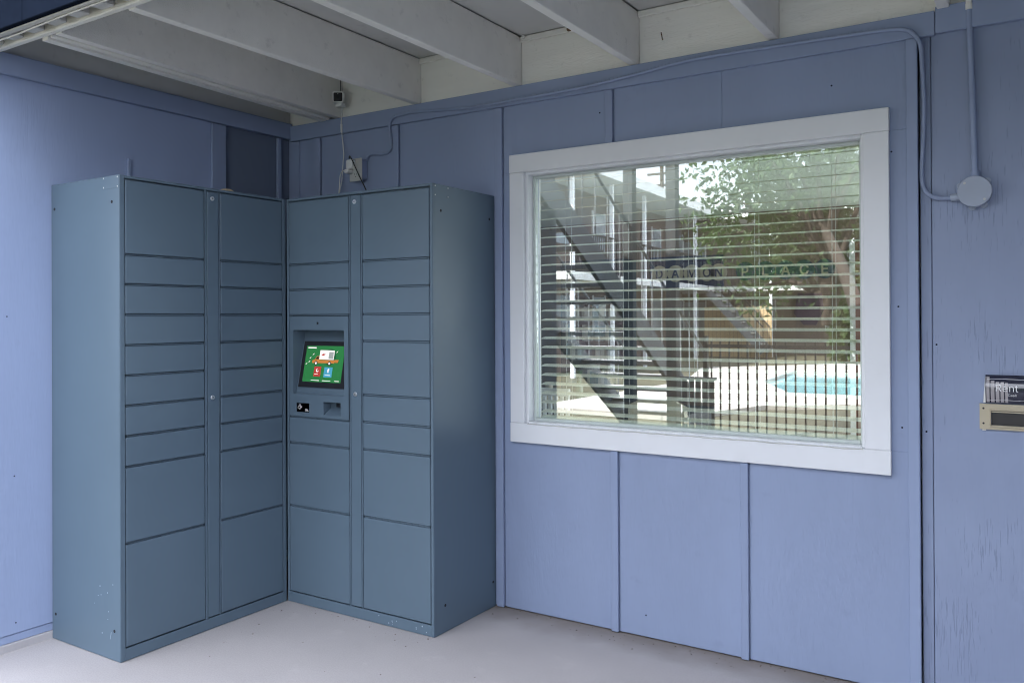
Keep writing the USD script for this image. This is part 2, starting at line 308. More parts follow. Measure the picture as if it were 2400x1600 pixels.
for i, (x0, x1) in enumerate(bays):
    g = .005
    if i == 0: deck = hull([(x, y, z) for z in (ZD, ZD + .018) for x, y in ((.003, -1.66), (.355, -1.66), (.003, -.006), (.262, -.006))])
    elif i == 1: deck = hull([(x, y, z) for z in (ZD, ZD + .018) for x, y in ((.503, -1.66), (.920, -1.66), (.418, -.006), (.920, -.006))])
    else: deck = bx(x0 + g, x1 - g, -1.66, -.006, ZD, ZD + .018)
    put('deck_panel', deck, M['deck'], C)
    put('blocking', bx(max(x0, .002) + .0005, x1 - .0005, .006, .05, ZT + .001, ZD - .006, .002), M['soffit_board'], C)
    if i > 0: put('trim_strip', bx(x0 + .001 if i > 1 else .42, x1 - .001, -.012, .005, ZD - .030, ZD - .003, .003), M['soffit_board'], C)
put('blocking', bx(-.14, -.004, -1.66, .14, ZT + .001, ZD - .004), M['deck'], C)
put('blocking', bx(-.0035, 4.749, .052, .14, ZT + .001, 2.7715), M['deck'], C)
put('rim_beam', bx(-.14, 4.749, -1.692, -1.666, 2.520, 2.74, .004), M['soffit_board'], C)
for k in range(32):
    x = -.10 + .152 * k
    put('spacer_block', bx(x, x + .075, -1.750, -1.6925, 2.532, 2.60, .004), M['deck'], C)
put('edge_angle', [bx(-.14, 4.749, -1.776, -1.7505, 2.528, 2.548, .003), bx(-.14, 4.749, -1.7755, -1.768, 2.5485, 2.75)], M['deck'], C)
for x0, x1 in ((-.14, .4655), (.4675, 2.6), (2.602, 4.749)):
    put('fascia_board', bx(x0, x1, -1.802, -1.777, 2.530, 2.96, .003), M['navy'], C)
put('walkway_deck', bx(-.14, 4.749, -1.776, .14, 2.772, 2.90), M['deck'], C)
cab = spline([(-.14, -1.752, 2.523), (.15, -1.749, 2.522), (.30, -1.746, 2.521), (.5, -1.752, 2.522), (.8, -1.758, 2.523), (1.4, -1.758, 2.523), (2.5, -1.758, 2.523)], 8)
solo('eave_cable', tube(cab, .0038, 8), M['greyplate'], 'thin white cable clipped along the outer eave edge', 'cable', smooth=True)
put('nail', tube([(2.283, .004, 2.640), (2.297, -.016, 2.600)], .0022, 6), M['rust'], C)
hk = thing('cable_clip', 'small rusty and white clip hanging by the third ceiling joist', 'clip', (1.852, -.02, 2.735))
put('clip_base', disc((1.852, .004, 2.742), (0, -1, 0), .011, .020, 14), M['plastic'], hk); put('knob', disc((1.849, -.016, 2.733), (-.1, -.9, -.35), .010, .018, 14, bev=.004), M['rust'], hk)
hk = thing('cable_clip', 'small white clip in the corner beside the second ceiling joist', 'clip', (1.592, -.02, 2.738))
put('clip_base', disc((1.594, .004, 2.741), (.3, -.9, 0), .008, .030, 12), M['plastic'], hk)

# ------------------------------------------------------------------ building mass behind and above
B = thing('office_building', 'two storey apartment office block above the porch', 'building', (0, 0, 0))
put('lower_wall', [bx(-8, -.1405, -1.80, 0, 0, 2.515), bx(-8, -2.51, .1405, 5, 0, 2.56)], M['wall'], B)
put('upper_floor', bx(-8, 9, .141, 5, 2.56, 2.9), M['soffit'], B)
put('upper_wall', bx(-8, 9, .2, 5, 2.9, 5.3), M['wall'], B)
put('roof', bx(-8.4, 9.4, -1.9, 5.3, 5.3, 5.55), M['deck'], B)
M['added_wing'] = paint('added_wing_paint', (.14, .16, .22), .6, .05, 2., .1, 40.)

put('added_side_wing', bx(4.75, 9, -7.5, -.0, 0, 5.299), M['added_wing'], B)  # out of view, added to cut skylight coming from the right
# ------------------------------------------------------------------ office interior
M['tan'] = paint('brown_office_wall', (.235, .170, .135), .8, .04, 2., .1, 60.)
M['ceil'] = flat('white_office_ceiling', (.70, .79, .82), .9)
M['carpet'] = paint('office_carpet', (.62, .58, .50), .6, .1, 40., .5, 200.)
O = thing('office_room', 'dim brown office room seen through the blinds', 'room', (0, 0, 0), kind='structure')
put('back_wall', [bx(-2.5, 2.40, 4.9, 5.0, 0, 2.55), bx(2.40, 7, 4.9, 5.0, 2.35, 2.55), bx(2.40, 7, 4.9, 5.0, 0, .1)], M['tan'], O)  # wide unseen opening on the right, added so sun brightens the office
put('side_wall', bx(-2.51, -2.4, .151, 4.899, 0, 2.55), M['tan'], O)
put('side_wall', bx(7., 7.06, .151, 4.899, 0, .4), M['tan'], O)
put('side_wall', bx(7., 7.06, .151, 4.899, 2.3, 2.55), M['tan'], O)  # gap between these two, also added out of view, lets in sky light
put('ceiling', bx(-2.399, 6.999, .151, 4.899, 2.42, 2.55), M['ceil'], O)
put('carpet', bx(-2.399, 6.999, .151, 4.899, -.05, 0.), M['carpet'], O)
put('door_trim', bx(2.160, 2.205, 4.86, 4.899, 0, 2.10), M['white'], O)
put('door_jamb', bx(2.206, 2.399, 4.872, 4.899, 0, 2.08), flat('reddish_wood', (.16, .07, .05), .5), O)
# letter banner
M['navycloth'] = flat('navy_banner', (.028, .034, .085), .7)
M['cream'] = flat('cream_disc', (.46, .42, .33), .7)
M['teal'] = flat('teal_disc', (.035, .075, .095), .6)
bn = thing('letter_banner', 'wall banner of round letter discs behind the blinds', 'banner', (.2, 4.88, 1.7))
put('backing', bx(.21, .985, 4.885, 4.898, 1.70, 2.02), M['navycloth'], bn)
for i, (ch, x) in enumerate(zip('DAMON', [.318, .490, .665, .82, .94])):
    d = put('letter_disc', disc((x, 4.884, 1.845), (0, -1, 0), .086, .006, 28), M['cream'], bn)
    put('letter', text(ch, .085, (x, 4.877, 1.845), (1, 0, 0), (0, 0, 1), .002, True, True), M['navycloth'], d)
for i, (ch, x) in enumerate(zip('PLACE', [1.20, 1.395, 1.585, 1.755, 1.94])):
    d = put('letter_disc', disc((x, 4.894, 1.845), (0, -1, 0), .092, .006, 28), M['teal'], bn)
    put('letter', text(ch, .090, (x, 4.887, 1.845), (1, 0, 0), (0, 0, 1), .002, True, True), M['cream'], d)
solo('wall_plaque', plate(Polygon([(0, .11), (.04, .30), (.25, .30), (.27, .14), (.20, 0), (.09, 0)]), .02, (1.66, 4.898, 1.32), (1, 0, 0), (0, 0, 1)), flat('plum_plaque', (.10, .06, .085), .6),
     'dull plum coloured many sided plaque on the office back wall', 'plaque')
# bookcase
bk = thing('bookcase', 'dark navy bookcase with rows of binders behind the blinds', 'bookcase', (-.3, 4.7, 0))
M['bookcase'] = flat('dark_bookcase', (.020, .030, .040), .5)
put('back_panel', bx(-.68, .05, 4.88, 4.899, 0, 2.0), M['bookcase'], bk)
for x in (-.68, .03): put('side_panel', bx(x, x + .02, 4.58, 4.879, 0, 2.0), M['bookcase'], bk)
for z in (.05, .42, .66, .93, 1.13, 1.34, 1.62, 1.98): put('shelf', bx(-.659, .029, 4.585, 4.879, z, z + .022), M['bookcase'], bk)
bc = [flat(f'binder_tone_{k}', c, .4) for k, c in enumerate([(.62, .66, .68), (.30, .42, .48), (.12, .16, .20), (.55, .58, .56), (.20, .30, .36)])]
k = 0
lab = {.682: 'bottom', .952: 'middle', 1.152: 'upper', 1.362: 'top'}
for z in (.682, .952, 1.152, 1.362):
    x = -.64 + rng.random() * .05
    while x < .0:
        w = .022 + rng.random() * .022
        if rng.random() < .72:
            ti = int(rng.integers(5)); tn = ('pale grey', 'teal grey', 'near black', 'dull white', 'dark teal')[ti]
            solo('binder', bx(x, x + w - .003, 4.60, 4.80, z + .0005, z + .12 + rng.random() * .06, .002), bc[ti], f'slim {tn} binder standing on the {lab[z]} filled shelf of the bookcase', 'binder', f'{tn} binders on the {lab[z]} filled shelf')
        x += w
# desk and things on it
dk = thing('office_desk', 'dark desk standing in the office behind the blinds', 'desk', (.8, 2.4, 0))
M['deskwood'] = flat('dark_desk', (.035, .028, .03), .45)
put('top', bx(.05, 1.62, 1.95, 2.75, .70, .735, .004), M['deskwood'], dk)
for x in (.08, 1.55): put('leg', bx(x, x + .04, 2.0, 2.7, 0, .699), M['deskwood'], dk)
vz = trimesh.creation.revolve(np.array([(0, 0), (.075, 0), (.085, .03), (.05, .09), (.028, .13), (.035, .17), (0, .17)]), sections=24); vz.apply_translation((.47, 2.25, .7355))
solo('vase', vz, flat('tan_vase', (.42, .36, .27), .5), 'squat tan vase on the office desk behind the blinds', 'vase', smooth=40)
bt = trimesh.creation.revolve(np.array([(0, 0), (.032, 0), (.032, .12), (.016, .17), (.016, .21), (.03, .25), (0, .25)]), sections=20); bt.apply_translation((.60, 2.5, .7355))
solo('bottle', bt, flat('green_bottle', (.08, .15, .10), .2), 'green bottle standing behind the squat vase', 'bottle', smooth=40)
ch = thing('office_chair', 'cream slipcovered chair beside the office desk', 'chair', (1.5, 1.45, 0))
M['slip'] = flat('cream_slipcover', (.60, .55, .44), .8)
put('backrest', hull([(x, y, z) for x, y in ((1.50, 1.40), (1.86, 1.40), (1.50, 1.46), (1.86, 1.46)) for z in (.45, .86)] + [(1.60, 1.43, .915), (1.76, 1.43, .915)]), M['slip'], ch)
put('seat', bx(1.50, 1.86, 1.461, 1.90, .42, .48, .01), M['slip'], ch)
for x in (1.52, 1.81):
    for y in (1.47, 1.85): put('leg', bx(x, x + .03, y, y + .03, 0, .419), M['deskwood'], ch)
pc = thing('striped_chair', 'white slat backed chair behind the lower left blinds', 'chair', (1.0, 1.3, 0))
put('top_rail', bx(.90, 1.14, 1.30, 1.325, .90, .95, .004), M['white'], pc)
for i in range(6): put('slat', bx(.905 + i * .042, .925 + i * .042, 1.303, 1.322, .46, .899), M['white'], pc)
put('seat', bx(.89, 1.15, 1.326, 1.70, .43, .459, .004), M['white'], pc)
for x in (.9, 1.115):
    for y in (1.31, 1.66): put('leg', bx(x, x + .025, y, y + .025, 0, .429), M['white'], pc)

# ------------------------------------------------------------------ window and blind
win = thing('office_window', 'large fixed window with a wide white casing', 'window', (2.35, 0, .81))
X0, X1, XI0, XI1, Z0, Z1, ZI0, ZI1 = 1.520, 3.185, 1.597, 3.094, .811, 2.184, .903, 2.097
put('casing', bx(X0, X1, -.024, -.0002, ZI1, Z1, .002), M['white'], win)
put('casing', bx(X0, X1, -.024, -.0002, Z0, ZI0, .002), M['white'], win)
put('casing', bx(X0 + .001, XI0, -.0225, -.0002, ZI0 + .0005, ZI1 - .0005, .002), M['white'], win)
put('casing', bx(XI1, X1 - .001, -.0225, -.0002, ZI0 + .0005, ZI1 - .0005, .002), M['white'], win)
M['vinyl'] = paint('grey_green_window_frame', (.50, .55, .53), .4, .04, 5., .05, 60.)
for a in [(XI0 - .002, XI0 + .014, .0003, .10, ZI0, ZI1), (XI1 - .012, XI1 + .002, .0003, .10, ZI0, ZI1)]: put('jamb', bx(*a, .001), M['white'], win)
put('jamb', bx(XI0 + .015, XI1 - .013, .0003, .10, ZI1 - .012, ZI1 + .002, .001), M['white'], win)
put('sill', bx(XI0 + .015, XI1 - .013, -.004, .14, ZI0 - .002, ZI0 + .006, .001), M['white'], win)
for a in [(XI0 + .0145, XI0 + .026, .045, .075, ZI0 + .0065, ZI1 - .0125), (XI1 - .0245, XI1 - .0135, .045, .075, ZI0 + .0065, ZI1 - .0125)]: put('sash', bx(*a, .002), M['vinyl'], win)
put('sash', bx(XI0 + .0265, XI1 - .025, .045, .075, ZI1 - .026, ZI1 - .0125, .002), M['vinyl'], win)
put('sash', bx(XI0 + .0265, XI1 - .025, .045, .075, ZI0 + .0065, ZI0 + .020, .002), M['vinyl'], win)
put('pane', bx(XI0 + .0267, XI1 - .0252, .058, .062, ZI0 + .0202, ZI1 - .0262), M['glass'], win)
put('caulk', tube(np.array([(x, -.0255, ZI0 - .002 + .0015 * math.sin(x * 37) * math.sin(x * 11)) for x in np.linspace(XI0 + .02, XI1 - .005, 60)]), .0022, 6), M['greyplate'], win)
bl = thing('window_blind', 'cream horizontal slat blind hanging inside the window', 'blind', (2.35, .115, .9))
M['slat'] = flat('cream_slat', (.82, .79, .68), .45)
bx0, bx1 = XI0 + .030, XI1 - .026
zs = .953
TILT = math.radians(10.)
while zs < 2.06:
    dy, dz = .0245 * math.cos(TILT), .0245 * math.sin(TILT)
    sl = hull([(x, .115 + s * dy, zs + s * dz + t) for x in (bx0, bx1) for s in (-1, 1) for t in (-.0014, .0014)] + [(x, .115, zs + .0030) for x in (bx0, bx1)])
    put('slat', sl, M['slat'], bl)
    zs += .0442
put('bottom_rail', bx(bx0, bx1, .094, .136, .9105, .932, .004), M['slat'], bl)
put('head_rail', bx(bx0, bx1, .092, .138, 2.074, 2.098, .002), M['slat'], bl)
for x in (1.765, 2.06, 2.370, 2.655, 2.96):
    put('ladder_cord', tube([(x, .0895, .93), (x, .0895, 2.075)], .0011, 5), M['cord'], bl)
    put('ladder_cord', tube([(x + .004, .1405, .93), (x + .004, .1405, 2.075)], .0011, 5), M['cord'], bl)
    put('cord_tail', tube(spline([(x + .002, .1405, .93), (x + .006, .146, .918), (x - .004, .143, .907)], 5), .0011, 5), M['cord'], bl)

# ------------------------------------------------------------------ parcel lockers
def rot_local(ms, fn):
    for m in ms: pass
def bank(name, label, to_world, width, col1, strip, col2, rows1, rows2, lockpos, kiosk=None, side='left', loc=(0, 0, 0)):
    """Local frame: u along the front, d depth behind the front plane, z up. to_world maps (u, d, z) to the world."""
    T = thing(name, label, 'locker', loc)
    def lb(u0, u1, d0, d1, z0, z1, bev=0.): 
        m = bx(u0, u1, d0, d1, z0, z1, bev)
        return warp(m)
    def warp(m):
        v = to_world(np.array(m.vertices)); f = np.array(m.faces)
        m2 = trimesh.Trimesh(v, f, process=False)
        if m2.volume < 0: m2.invert()
        return m2
    H, D = 2.0, (.504 if kiosk else .503)
    lk = M['locker']
    put('side_panel', lb(0, .0015, .002, D, .002, H, .0006), lk, T); put('side_panel', lb(width - .0015, width, .002, D, .002, H, .0006), lk, T)
    put('top_panel', lb(.0016, width - .0016, .018, D, H - .02, H - .001), lk, T)
    put('back_panel', lb(.0016, width - .0016, D - .01, D - .001, .01, H - .021), lk, T)
    if kiosk:
        put('inner_backing', lb(.02, .42, .022, .03, 1.416, H - .021), M['locker_in'], T); put('inner_backing', lb(.02, .42, .022, .03, .05, .925), M['locker_in'], T)
        put('inner_backing', lb(.4205, width - .02, .022, .03, .05, H - .021), M['locker_in'], T)
    else: put('inner_backing', lb(.02, width - .02, .022, .03, .05, H - .021), M['locker_in'], T)
    ua, ub = col1[0] - .004, col2[1] + .004
    put('stile', lb(0.0016, ua, 0, .02, .002, H, .0012), lk, T); put('stile', lb(ub, width - .0016, 0, .02, .002, H, .0012), lk, T)
    put('top_rail', lb(ua + .0003, ub - .0003, .0003, .02, 1.9885, H, .0012), lk, T)
    put('plinth', lb(ua + .0003, ub - .0003, .0003, .02, .002, .052, .0012), lk, T)
    for c, rows in ((col1, rows1), (col2, rows2)):
        for a, b_ in zip(rows[:-1], rows[1:]):
            if kiosk and c is col1 and abs(a - 1.42) < .01: continue
            put('door', lb(c[0], c[1], -.0008, .018, b_ + (.0055 if b_ > .1 else .0015), a - .0035, .0024), lk, T)
        for z in rows[1:-1]:
            put('shelf_edge', lb(c[0] + .004, c[1] - .004, .004, .018, z - .0012, z + .0030), lk, T)
    put('lock_strip', lb(strip[0], strip[1], -.0004, .018, .0575, 1.983, .0015), lk, T)
    for a, b_ in ((col1[1] + .004, strip[0] - .0035), (strip[1] + .0035, col2[0] - .004)):
        put('mullion', lb(a, b_, .0005, .02, .0525, 1.988, .0008), lk, T)
    for u, z in lockpos:
        c = to_world(np.array([[u, -.0005, z], [u, -.008, z]])); ax = c[1] - c[0]; ax /= np.linalg.norm(ax)
        q = put('lock', disc(c[0], ax, .0105, .004, 24, bev=.0012), M['steel'], T, smooth=30)
        put('keyhole', disc(c[0] + ax * .0041, ax, .003, .0006, 10), M['blackm'], q)
    return T, lb, warp
# left bank: front plane x = .509, u runs from y = -1.427 to y = -.510
wl = .9165
L1, lbL, warpL = bank('parcel_locker', 'left slate blue parcel locker bank with two columns of doors', lambda v: np.stack([.509 - v[:, 1], -1.427 + v[:, 0], v[:, 2]], 1), wl,
    (.027, .421), (.440, .502), (.514, .890), [1.986, 1.672, 1.549, 1.423, 1.297, 1.172, 1.047, .922, .796, .480, .056], [1.986, 1.672, 1.549, 1.423, 1.297, 1.172, 1.047, .922, .796, .480, .056],
    [(.466, 1.953), (.465, 1.049)], loc=(.25, -.97, 0))
# right bank: front plane y = -.508, u runs from x = .511 to x = 1.422
R1, lbR, warpR = bank('parcel_locker', 'right slate blue parcel locker bank with a green touch screen', lambda v: np.stack([.511 + v[:, 0], -.508 + v[:, 1], v[:, 2]], 1), .911,
    (.019, .414), (.428, .489), (.502, .892), [1.984, 1.671, 1.546, 1.42, .921, .791, .478, .056], [1.984, 1.671, 1.548, 1.423, 1.298, 1.048, .922, .795, .482, .056],
    [(.455, 1.952), (.4555, 1.049)], kiosk=True, loc=(.97, -.25, 0))
for y in (.018,): pass
for x, z in [(.400, 1.9925), (.497, 1.9915), (.400, 1.954), (.497, 1.953)]: put('rivet', disc((x, -1.4268, z), (0, -1, 0), .0035, .0015, 12), M['greyplate'], L1)
put('corner_plate', bx(.395, .5035, -1.4282, -1.4268, 1.947, 1.9985, .0005), M['locker'], L1)
for x, z in [(.457, 1.892), (.030, 1.892), (.033, .112), (.467, .123)]: put('screw', disc((x, -1.4268, z), (0, -1, 0), .0065, .0012, 14), M['hole'], L1)
for y, z in [(-.446, 1.884), (-.049, 1.882), (-.425, .121), (-.030, .123)]: put('screw', disc((1.4218, y, z), (1, 0, 0), .0065, .0012, 14), M['hole'], R1)
for y, z in [(-.487, 1.990), (-.391, 1.990), (-.487, 1.950), (-.391, 1.950)]: put('rivet', disc((1.4218, y, z), (1, 0, 0), .003, .0015, 12), M['greyplate'], R1)
for i in range(9):
    x, z = .30 + .18 * rng.random(), .07 + .25 * rng.random()
    put('paint_chip', disc((x, -1.4269, z), (0, -1, 0), .0015 + .0015 * rng.random(), .0004, 6), M['chip'], L1)
for x, z, l in [(.44, .085, .03)]: put('scratch', beam((x, -1.4272, z), (x + .004, -1.4272, z + l), .0014, .0006, (0, 1, 0)), M['chip'], L1)
for i in range(10):
    x, z = 1.05 + .34 * rng.random(), .012 + .03 * rng.random()
    put('paint_chip', disc((x, -.5079, z), (0, -1, 0), .002 + .002 * rng.random(), .0005, 6), M['chip'], R1)
# kiosk
fx0, fx1, fz0, fz1 = .531, .924, .9255, 1.4155
ox0, ox1, oz0, oz1 = .557, .896, 1.036, 1.349
sx0, sx1, sz0, sz1 = .761, .873, .940, 1.003
kp = sbox(fx0, fz0, fx1, fz1).difference(sbox(ox0 + .006, oz0 + .006, ox1 - .006, oz1 - .006).buffer(.006)).difference(sbox(sx0, sz0, sx1, sz1)).difference(Point(.724, 1.382).buffer(.0065))
KP = put('kiosk_panel', plate(kp, .003, (0, -.5058, 0), (1, 0, 0), (0, 0, 1)), M['locker'], R1)
def dep(z): return .018 + (z - oz0) * (.085 - .018) / (oz1 - oz0)
def wedge(x0, x1, z0, z1, off=0., th=.004):
    """Slab on the tilted back plane of the recess."""
    return hull([(x, -.5058 + dep(z) - off + t, z) for x in (x0, x1) for z in (z0, z1) for t in (0, th)])
put('recess_back', wedge(ox0 - .003, ox1 + .003, oz0 - .003, oz1 + .003), M['locker'], KP)
for x, s in ((ox0, -1), (ox1, 1)):
    put('recess_side', hull([(x + t * s, y, z) for t in (.0003, .002) for y, z in ((-.5056, oz1), (-.5058 + dep(oz1), oz1), (-.5058 + dep(oz0), oz0), (-.5056, oz0))]), M['locker'], KP)
put('recess_top', bx(ox0, ox1, -.5056, -.5058 + dep(oz1), oz1 + .0003, oz1 + .002), M['locker'], KP)
put('recess_floor', hull([(x, y, z) for x in (ox0, ox1) for y, z in ((-.5056, oz0 - .0003), (-.5056, oz0 - .002), (-.5058 + dep(oz0), oz0 - .0003), (-.5058 + dep(oz0), oz0 - .002))]), M['locker'], KP)
put('lens', disc((.724, -.503, 1.382), (0, -1, 0), .006, .0012, 16), M['black'], R1)
put('lens_cavity', bx(.71, .738, -.502, -.49, 1.37, 1.394), M['hole'], R1)
SC = put('screen', wedge(.567, .872, 1.068, 1.292, .006, .0058), M['black'], R1, 'tilted black framed touch screen with a green picture')
ang = math.atan2(dep(oz1) - dep(oz0), oz1 - oz0)
ey = np.array([0, math.sin(ang), math.cos(ang)]); ex = np.array([1., 0, 0]); en = np.cross(ex, ey)
so = np.array([.590, -.5058 + dep(1.094) - .0060, 1.094])
SW, SH = .256, (1.270 - 1.094) / math.cos(ang)
M['scr_green'] = flat('screen_green', (.018, .125, .035), .12, emit=.20)
def scr(name, poly, mat, lay): put(name, plate(poly, .0003, so + en * (.0002 + .0005 * lay), ex, ey), mat, SC)
E_ = lambda n, c, e=.3: flat('screen_' + n, tuple(.8 * x for x in c), .15, emit=e * .7)
S_white, S_orange, S_red, S_blue, S_dark, S_grey, S_deep = E_('white', (.62, .58, .56), .5), E_('orange', (.45, .17, .04)), E_('red', (.38, .045, .035)), E_('blue', (.06, .28, .40)), E_('dark', (.02, .03, .025), .1), E_('grey', (.28, .30, .28)), E_('deep_green', (.012, .085, .03), .3)
scr('display', sbox(0, 0, SW, SH), M['scr_green'], 0)
scr('picture_shade', Point(.165, .125).buffer(.040).intersection(sbox(0, 0, SW, SH)), S_deep, 1)
scr('header_line', sbox(.010, SH - .014, .066, SH - .0075), S_white, 1)
scr('van_box', sbox(.096, .112, .192, .158), S_white, 3)
scr('van_emblem', Polygon([(.108, .132), (.118, .141), (.136, .139), (.124, .131)]), S_red, 4)
scr('van_box_mark', sbox(.158, .116, .188, .150), S_grey, 4)
scr('van_body', Polygon([(.050, .094), (.050, .107), (.066, .112), (.078, .128), (.098, .128), (.098, .110), (.198, .110), (.198, .094)]), S_orange, 2)
scr('van_window', Polygon([(.070, .113), (.080, .125), (.092, .125), (.092, .113)]), S_dark, 3)
for x in (.078, .168):
    scr('van_wheel', Point(x, .093).buffer(.0105), S_dark, 4); scr('van_hub', Point(x, .093).buffer(.006), S_white, 5)
scr('parcel', Polygon([(.196, .098), (.200, .112), (.226, .112), (.222, .098)]), S_orange, 3)
for x, y in ((.030, .10), (.012, .088), (.052, .137), (.208, .15), (.034, .118)): scr('sparkle', Polygon([(x - .005, y - .004), (x + .003, y - .001), (x + .006, y + .006), (x - .001, y + .002)]), S_white, 2)
scr('red_button', sbox(.072, .028, .116, .076).buffer(.001), S_red, 2)
scr('blue_button', sbox(.140, .026, .192, .074).buffer(.001), S_blue, 2)
scr('button_icon', Point(.094, .058).buffer(.009).difference(Point(.097, .060).buffer(.006)), S_white, 3)
scr('button_icon', Polygon([(.163, .048), (.170, .048), (.170, .060), (.174, .064), (.168, .069), (.161, .063)]), S_white, 3)
for x0, x1, y in ((.076, .100, .038), (.060, .115, .0065), (.135, .190, .0065), (.216, .246, .0065), (.148, .184, .034)): scr('caption_line', sbox(x0, y, x1, y + .003), S_white, 3)
CR = put('card_reader', bx(.579, .666, -.5088, -.5055, .945, .991, .0008), M['black'], R1)
wd = flat('icon_white', (.70, .70, .72), .5)
hand = Polygon([(0, .006), (.006, .006), (.010, .003), (.017, .004), (.022, .009), (.030, .016), (.028, .019), (.020, .013), (.022, .021), (.013, .022), (.010, .018), (.004, .018), (0, .014)])
put('reader_icon', plate(hand.difference(hand.buffer(-.0024)), .0003, (.588, -.5089, .957), (1, 0, 0), (0, 0, 1)), wd, CR)
put('reader_icon', plate(sbox(.004, .024, .018, .026), .0003, (.592, -.5089, .957), (1, 0, 0), (0, 0, 1)), wd, CR)
put('reader_label', plate(sbox(.0, .0, .018, .0045).union(sbox(.0, -.005, .024, -.003)), .0003, (.638, -.5089, .957), (1, 0, 0), (0, 0, 1)), wd, CR)
SL = put('scanner_slot', [bx(sx0, sx1, -.4578, -.455, sz0, sz1), bx(sx0 - .002, sx0 - .0003, -.5056, -.456, sz0, sz1), bx(sx1 + .0003, sx1 + .002, -.5056, -.456, sz0, sz1), bx(sx0, sx1, -.5056, -.456, sz1 + .0003, sz1 + .002),
    hull([(x, y, z) for x in (sx0, sx1) for y, z in ((-.5056, sz0 - .002), (-.5056, sz0 - .0003), (-.456, sz0 + .03), (-.456, sz0 + .025))])], M['locker'], R1)
put('scanner_head', bx(sx1 - .062, sx1 - .002, -.475, -.459, sz1 - .026, sz1 - .002, .002), M['black'], SL)
# a dry leaf on top of the left bank
lf = trimesh.creation.icosphere(2, 1.0); lf.vertices *= (.018, .045, .012); lf.vertices += .006 * (meshkit.noise(np.array(lf.vertices) * 60, 3)[:, None] - .5); lf.apply_translation((.42, -.80, 2.012))
solo('dry_leaf', lf, M['leafdry'], 'crumpled dry leaf lying on top of the left locker bank', 'leaf')

# grit swept against the walls and locker feet
gr = np.random.default_rng(9); gm = []
for i in range(150):
    if i < 95: x, y = 1.46 + 1.9 * gr.random(), -.012 - .16 * gr.random() ** 2.5
    elif i < 125: x, y = .53 + .9 * gr.random(), -.53 - .14 * gr.random() ** 2
    else: x, y = .55 + 2.2 * gr.random(), -.65 - .9 * gr.random()
    r = .0012 + .0032 * gr.random() ** 2
    gm.append(hull(np.array([x, y, .0004]) + np.array([[0, 0, .9 * r], [r, .2 * r, 0], [-r, .1 * r, 0], [.2 * r, 1.4 * r, 0], [-.1 * r, -r, 0], [.5 * r, .6 * r, .6 * r]])))
solo('grit', gm and trimesh.util.concatenate(gm), flat('brown_grit', (.16, .13, .11), .9), 'scattered brown grit on the porch floor along the walls', 'grit', kind='stuff')
# ------------------------------------------------------------------ wall hardware
ob = thing('power_outlet', 'grey power outlet box on the wall above the lockers', 'outlet', (.565, 0, 2.15))
put('box', bx(.528, .604, -.048, -.0003, 2.152, 2.262, .004), M['batten'], ob)
put('cover_plate', bx(.521, .609, -.054, -.0485, 2.145, 2.268, .002), M['greyplate'], ob)
put('receptacle', bx(.548, .582, -.0562, -.0542, 2.160, 2.196, .001), M['greyplate'], ob)
for x in (.558, .571): put('pin_slot', bx(x, x + .0022, -.0566, -.0563, 2.178, 2.188), M['hole'], ob)
put('ground_hole', disc((.5655, -.0563, 2.169), (0, -1, 0), .0028, .0004, 10), M['hole'], ob)
ad = thing('power_adapter', 'pale square power adapter plugged into the upper socket', 'adapter', (.545, -.07, 2.22))
put('housing', bx(.526, .568, -.092, -.0545, 2.208, 2.258, .006), M['plastic'], ad)
uc = thing('usb_charger', 'small white charger plug in the lower socket', 'charger', (.54, -.08, 2.19))
put('housing', bx(.520, .548, -.098, -.0545, 2.186, 2.208, .004), M['plastic'], uc)
put('port', bx(.5195, .5205, -.090, -.070, 2.192, 2.202), M['greyplate'], uc)
solo('black_power_cord', tube(spline([(.556, -.094, 2.262), (.570, -.106, 2.272), (.585, -.100, 2.245), (.615, -.085, 2.17), (.655, -.075, 2.09), (.69, -.08, 2.012)], 8), .0032, 8), M['blackm'], 'black cord running from the outlet down behind the locker top', 'cord', smooth=True)
solo('white_charger_cord', tube(spline([(.519, -.08, 2.197), (.49, -.075, 2.205), (.462, -.06, 2.193), (.445, -.05, 2.165), (.438, -.045, 2.12), (.432, -.05, 2.06), (.43, -.06, 2.003)], 8), .0030, 8), M['cord'], 'white cord looping from the charger to the locker top', 'cord', smooth=True)
solo('white_camera_cord', tube(spline([(.470, -.055, 2.555), (.452, -.035, 2.535), (.440, -.030, 2.50), (.436, -.024, 2.44), (.443, -.020, 2.36), (.447, -.020, 2.30), (.440, -.020, 2.24), (.441, -.028, 2.17), (.434, -.04, 2.10), (.430, -.05, 2.04), (.427, -.06, 2.003)], 8), .0028, 8), M['cord'], 'thin white cord hanging from the security camera', 'cord', smooth=True)
put_j = put('cord_joint', tube([(.4385, -.028, 2.475), (.4365, -.0245, 2.43)], .006, 8), M['cord'], '/World/white_camera_cord')
sc = thing('security_camera', 'small white cube security camera under the ceiling joists', 'camera', (.46, -.06, 2.6))
cc = np.array([.462, -.075, 2.607]); cd = np.array([.55, -.83, -.05]); cd /= np.linalg.norm(cd)
def camloc(m):
    exx = np.cross([0, 0, 1], -cd); exx /= np.linalg.norm(exx); eyy = np.cross(-cd, exx)
    T_ = np.eye(4); T_[:3, 0], T_[:3, 1], T_[:3, 2], T_[:3, 3] = exx, eyy, -cd, cc
    m.apply_transform(T_); 
    if m.volume < 0: m.invert()
    return m
rb = lambda w, r: sbox(-w + r, -w + r, w - r, w - r).buffer(r, quad_segs=5)
def cube(w, r, d0, d1):
    m = trimesh.creation.extrude_polygon(rb(w, r), d1 - d0, engine='earcut'); m.apply_translation((0, 0, d0)); return camloc(m)
put('body', cube(.030, .007, -.02, .03), M['plastic'], sc, smooth=35)
